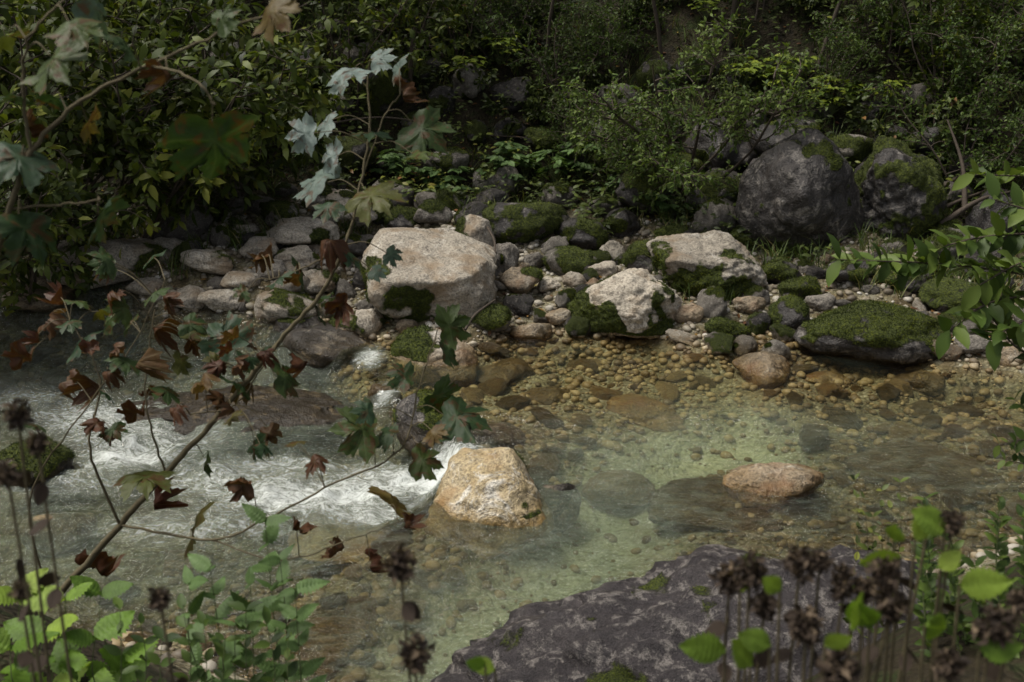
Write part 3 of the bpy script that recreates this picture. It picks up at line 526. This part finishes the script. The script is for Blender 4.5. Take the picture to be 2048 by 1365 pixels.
lv=[(700,140,66,s_v),(762,118,50,s_v),(792,135,48,.9),(678,165,46,s_v),(605,270,60,s_v),(650,245,50,s_v),(662,315,54,s_v),(632,362,82,.88),(785,510,36,.85),(755,545,34,.85),(600,545,60,.6),(655,420,50,.6),(310,590,46,.55),(450,678,88,.7),(385,650,50,.6),(512,712,64,.65),(472,772,64,.6),(160,684,66,.7),(95,640,62,b_),(120,600,50,r_),(285,730,66,b_),(45,720,56,r_),(400,762,60,b_),(318,660,64,.12),(272,832,56,.12),(288,955,84,.42),(318,1008,64,r_),(385,1050,92,.36),(482,968,54,b_),(415,930,44,.52),(627,925,50,.1),(780,1000,78,.3),(675,1105,52,.12),(742,1128,56,r_),(715,860,90,.55),(850,925,64,.5),(922,840,100,.62),(885,795,62,.6),(905,650,66,.58),(897,705,52,.6),(803,752,56,.6),(685,615,58,r_),(660,490,62,.12),(745,392,88,.42),(850,268,92,.56),(805,188,62,.15),(845,310,60,.5),(572,757,66,.56),(770,872,50,.6),(188,775,62,.1),(130,762,54,b_),(515,895,48,.6),(600,1062,50,.12),(190,1140,80,.12),(815,1050,44,r_),(640,600,50,.6),(690,510,60,.65),(540,520,50,.15),(240,620,50,.5),(350,820,40,.12),(440,800,44,.15),(730,820,46,.6),(870,870,40,.3),(560,560,44,.62),(740,270,60,.62),(180,700,40,.1),(225,590,50,.1),(260,650,44,.55)]
rq=np.random.default_rng(99)
for i in range(44): lv.append((rq.uniform(60,660),rq.uniform(500,900),rq.uniform(30,52),rq.choice([.1,.15,.2,.05,.55,.6,.4])))
maple_plant("young sycamore sapling with browning lobed leaves beside the stream",st,lv,3)
st2=[([(-60,700,2.3),(20,420,2.2),(60,310,2.2),(150,210,2.2),(300,130,2.2),(450,62,2.2),(600,10,2.2)],.0065,.0022),([(60,310,2.2),(45,150,2.15),(70,60,2.1),(150,-20,2.1)],.004,.002),([(300,130,2.2),(390,160,2.1),(430,210,2.1)],.003,.002),([(20,420,2.2),(120,410,2.2),(200,400,2.2)],.003,.002)]
lv2=[(425,290,150,d_),(30,315,110,.80),(190,25,100,.78),(205,432,86,.70),(60,462,110,.66),(112,130,110,.50),(150,60,80,.52),(550,30,84,.3),(182,250,60,.3),(20,80,80,.5),(330,150,60,.12),(30,200,70,.6),(60,260,60,.15),(450,40,60,.5),(110,200,60,.6),(250,90,60,.55)]
maple_plant("overhanging sycamore sapling with large dark green leaves",st2,lv2,9)
# ---------------------------------------------------------------- foreground plants
def spray(name,label,stems,T,ml,ms,ll,step,seed,lift=.2,r=.003,tb=(0,1),cat_="plant"):
    rg=np.random.default_rng(seed); paths=[];parts=[]
    for pts in stems:
        c_=crom([at(*q) for q in pts],8); paths.append((c_,r,r*.4)); dl=np.linalg.norm(np.diff(c_,axis=0),axis=1); cs=np.concatenate([[0],np.cumsum(dl)])
        n=max(int(cs[-1]/step),2); ss=np.linspace(cs[-1]*.12,cs[-1],n); P=np.stack([np.interp(ss,cs,c_[:,k]) for k in range(3)],1)
        P=np.repeat(P,2,0); td=nrm(np.gradient(P[::2],axis=0)).repeat(2,0); a=rg.uniform(0,6.28,len(P)); a[1::2]=a[::2]+3.14
        ref=nrm(np.cross(td,np.array([.1,.3,1.]))); sd=ref*np.cos(a)[:,None]+np.cross(td,ref)*np.sin(a)[:,None]
        D_=sd+td*.6+np.array([0,0,lift])+rg.normal(size=P.shape)*.2; nn=np.array([0,-.3,1.])+rg.normal(size=P.shape)*.3
        parts.append(inst(T,P,D_,nn,ll*rg.uniform(.6,1.2,len(P)),rg.uniform(tb[0],tb[1],len(P))))
    V,Fc,TT=cat(parts); tv=tube(paths,5); rt=at(*stems[0][0]); e=ob(name,None,rt,label=label,cat=cat_)
    ob("stems",mk("stems",tv[0]-rt,tv[1],ms),parent=e); ob("foliage",mk("foliage",V-rt,Fc,ml,attrs={"tint":TT}),parent=e)
def up(u,v,t,dx=0,n=3):
    p=at(u,v,t); b=np.array([p[0]+dx,p[1]-.05,gz(p[0]+dx,p[1]-.05)-.02]); L=[]
    for k in range(n+1):
        q=b+(p-b)*k/n+np.array([R(-.015,.015),R(-.015,.015),0]) if 0<k<n else (b if k==0 else p)
        tt_=q[1]*CP-(q[2]-H)*SP; L.append((1024+F*q[0]/tt_,682.5-F*(q[1]*SP+(q[2]-H)*CP)/tt_,tt_))
    return L
spray("willow_branch","leafy green willow shrub reaching over the water",[[(2300,620,4.2),(2100,560,4.1),(1900,530,4.0),(1680,520,3.9)],[(2200,590,4.1),(2000,600,4.),(1900,660,3.9)],[(2300,520,4.2),(2080,470,4.1),(1900,490,4.),(1790,560,4.)],[(2250,420,4.2),(2100,360,4.2),(1950,350,4.1)],[(2150,720,4),(2040,700,4),(1960,600,4)],[(2250,480,4),(2060,520,3.9),(1960,570,3.9)],[(2300,700,4),(2080,640,3.9),(1980,680,3.9)],[(2300,560,4.),(2100,440,3.9),(1990,400,3.9)]],T8,M_fine,M_bark,.10,.03,71,.1,.006,(.2,.9),"shrub")
spray("nettle","pale green nettle with toothed leaves by the water",[up(530,1045,2.7,.02),up(420,1140,2.6),up(560,1120,2.65),up(470,1250,2.5),up(500,1170,2.6,-.03),up(380,1170,2.6),up(590,1180,2.6)],TN,M_nettle,M_gstem,.075,.065,72,-.1,.0025,(.3,1))
spray("bramble","bright yellow-green leafy bramble on the near bank",[up(40,1190,2.7),up(130,1200,2.7),up(200,1190,2.75),up(90,1270,2.6),up(190,1280,2.6),up(20,1300,2.5),up(250,1330,2.6),up(150,1350,2.5),up(60,1340,2.5)],TS,M_bright,M_gstem,.105,.085,73,.0,.0025,(.0,.95))
spray("dark_herb","small dark green herb on the near bank",[up(240+i*42,1220+30*(i%3),2.5) for i in range(9)],T8,M_fine,M_gstem,.045,.045,74,.0,.002,(.0,.7))
spray("bank_shrub","small-leaved green shrub on the rocky bank",[up(1850+i%5*50,1000+(i*67)%300,2.9-.1*(i%3),.05) for i in range(24)],T8,M_fine,M_gstem,.04,.024,75,.05,.003,(.0,.8),"shrub")
spray("shore_herb","thin reddish-green herb on the shore boulder edge",[up(1710+i*18,960+(i*37)%90,3.5,.05) for i in range(6)],T8,M_under,M_stem,.035,.06,76,.1,.0015,(.3,.9))
spray("shore_shrub","green leafy twigs at the pool edge",[[(2150,900,4),(2060,880,4),(2000,890,4)],[(2150,860,4),(2070,830,4),(2030,800,4)],[(2150,940,4),(2060,930,4),(2010,920,4)]],T8,M_fine,M_bark,.06,.03,77,.1,.003)
def head_geo(seed,R0):
    rg=np.random.default_rng(seed); n=170; d=nrm(rg.normal(size=(n,3))); lump=1+.35*fbm(d*1.6,2,seed)
    P=d*R0*.6*rg.uniform(.3,1,(n,1))*np.array([1,1,1.35])*lump[:,None]
    return inst((T8[0]*np.array([1.2,1,3.]),T8[1]),P,d+rg.normal(size=(n,3))*.9+np.array([0,0,-.4]),rg.normal(size=(n,3)),R0*rg.uniform(.25,.6,n),np.clip(rg.normal(size=n)*.28+.5,0,1))
def seedplant(heads,greens,seed,label):
    rg=np.random.default_rng(seed); paths=[];hp=[];gp=[];dp=[]
    for u,v,t,s_ in heads:
        L=[at(*q) for q in up(u,v,t,rg.uniform(-.04,.04))]; paths.append((crom(L,5),.0030,.0020)); V,Fc,T=head_geo(rg.integers(9999),s_*rg.uniform(.42,.68)); hp.append((V+L[-1],Fc,T))
        for k in (1,2):
            for q in range(3):
                dp.append(inst(TS,(L[k]+(L[k+1]-L[k])*rg.random())[None],rg.normal(size=(1,3))*np.array([1,1,.3])+np.array([[0,0,-.8]]),rg.normal(size=(1,3)),np.array([.035]),np.array([.3])))
    for u,v,t,s_ in greens:
        p=at(u,v,t); gp.append(inst(TS,p[None],rg.normal(size=(1,3))*np.array([1,.4,.6])+np.array([[0,0,.5]]),np.array([[rg.normal()*.6,-1.,.3+rg.normal()*.4]]),np.array([s_*.8]),np.array([rg.uniform(.5,1)])))
        b=np.array([p[0]+.02,p[1]-.03,gz(p[0],p[1]-.03)]); paths.append((crom([b,(b+p)/2+np.array([.01,0,0]),p],5),.003,.002))
    rt=paths[0][0][0]; e=ob("withered_flower_plant",None,rt,label=label,cat="plant"); tv=tube(paths,6)
    ob("stems",mk("stems",tv[0]-rt,tv[1],M_stem),parent=e)
    for V,Fc,T in hp:
        c0=V.mean(0); ob("flower_head",mk("flower_head",V-c0,Fc,M_dead,attrs={"tint":T}),tuple(c0-rt),parent=e)
    V,Fc,T=cat(dp); ob("dead_foliage",mk("dead_foliage",V-rt,Fc,M_dead,attrs={"tint":T}),parent=e)
    if gp: V,Fc,T=cat(gp); ob("foliage",mk("foliage",V-rt,Fc,M_bright,attrs={"tint":T}),parent=e)
seedplant([(1500,1140,1.5,.045),(1530,1210,1.5,.05),(1600,1130,1.5,.045),(1690,1165,1.5,.05),(1770,1150,1.45,.045),(1612,1250,1.45,.05),(1780,1210,1.45,.045),(1860,1040,1.55,.04),(1985,1250,1.4,.05),(1680,1340,1.4,.05),(2040,1200,1.4,.045),(1900,1330,1.35,.05),(1460,1160,1.55,.04),(1905,1045,1.5,.035),(1730,1180,1.5,.045),(1640,1120,1.5,.04)],[(1890,1060,1.5,.075),(1800,1110,1.5,.07),(1740,1250,1.45,.08),(1920,1170,1.45,.08),(1450,1300,1.5,.08),(1500,1330,1.5,.07),(1830,1080,1.5,.06),(1700,1260,1.4,.07),(1560,1180,1.45,.05),(1850,1250,1.4,.07),(990,1340,1.6,.05),(1540,1290,1.45,.06),(1960,1300,1.4,.07),(1480,1180,1.5,.04),(1790,1080,1.5,.05),(1650,1290,1.4,.05),(1880,1140,1.5,.05)],81,"tall plant with shrivelled brown flower heads and lime leaves")
seedplant([(800,1130,1.5,.06),(830,1310,1.45,.05)],[(970,1330,1.5,.04)],82,"single withered brown flower stalk")
seedplant([(35,830,1.5,.04),(75,885,1.5,.04),(320,1200,1.6,.04),(15,950,1.4,.03),(40,1180,1.5,.03)],[],83,"dry brown flower stalks beside bright leaves")
# ---------------------------------------------------------------- light
w=bpy.data.worlds.new("World"); sc.world=w; w.use_nodes=True; nt=w.node_tree
Sd=Vector((-.42,.06,.88)).normalized(); el=math.asin(Sd.z)
sk=nt.nodes.new("ShaderNodeTexSky"); sk.sky_type='NISHITA'; sk.sun_disc=False; sk.sun_elevation=el; sk.sun_rotation=math.atan2(Sd.x,Sd.y); sk.dust_density=4; sk.air_density=.7
hs=nt.nodes.new("ShaderNodeHueSaturation"); hs.inputs["Saturation"].default_value=.35; nt.links.new(sk.outputs[0],hs.inputs["Color"])
bg=nt.nodes["Background"]; nt.links.new(hs.outputs[0],bg.inputs[0]); bg.inputs[1].default_value=.15
sl=bpy.data.lights.new("sun",'SUN'); sl.energy=3.0; sl.angle=math.radians(26); sl.color=(1,.95,.85)
so=bpy.data.objects.new("sun",sl); COL.objects.link(so); so.rotation_euler=Sd.to_track_quat('Z','Y').to_euler()
sc.view_settings.view_transform='Standard'; sc.view_settings.look='None'; sc.view_settings.exposure=0
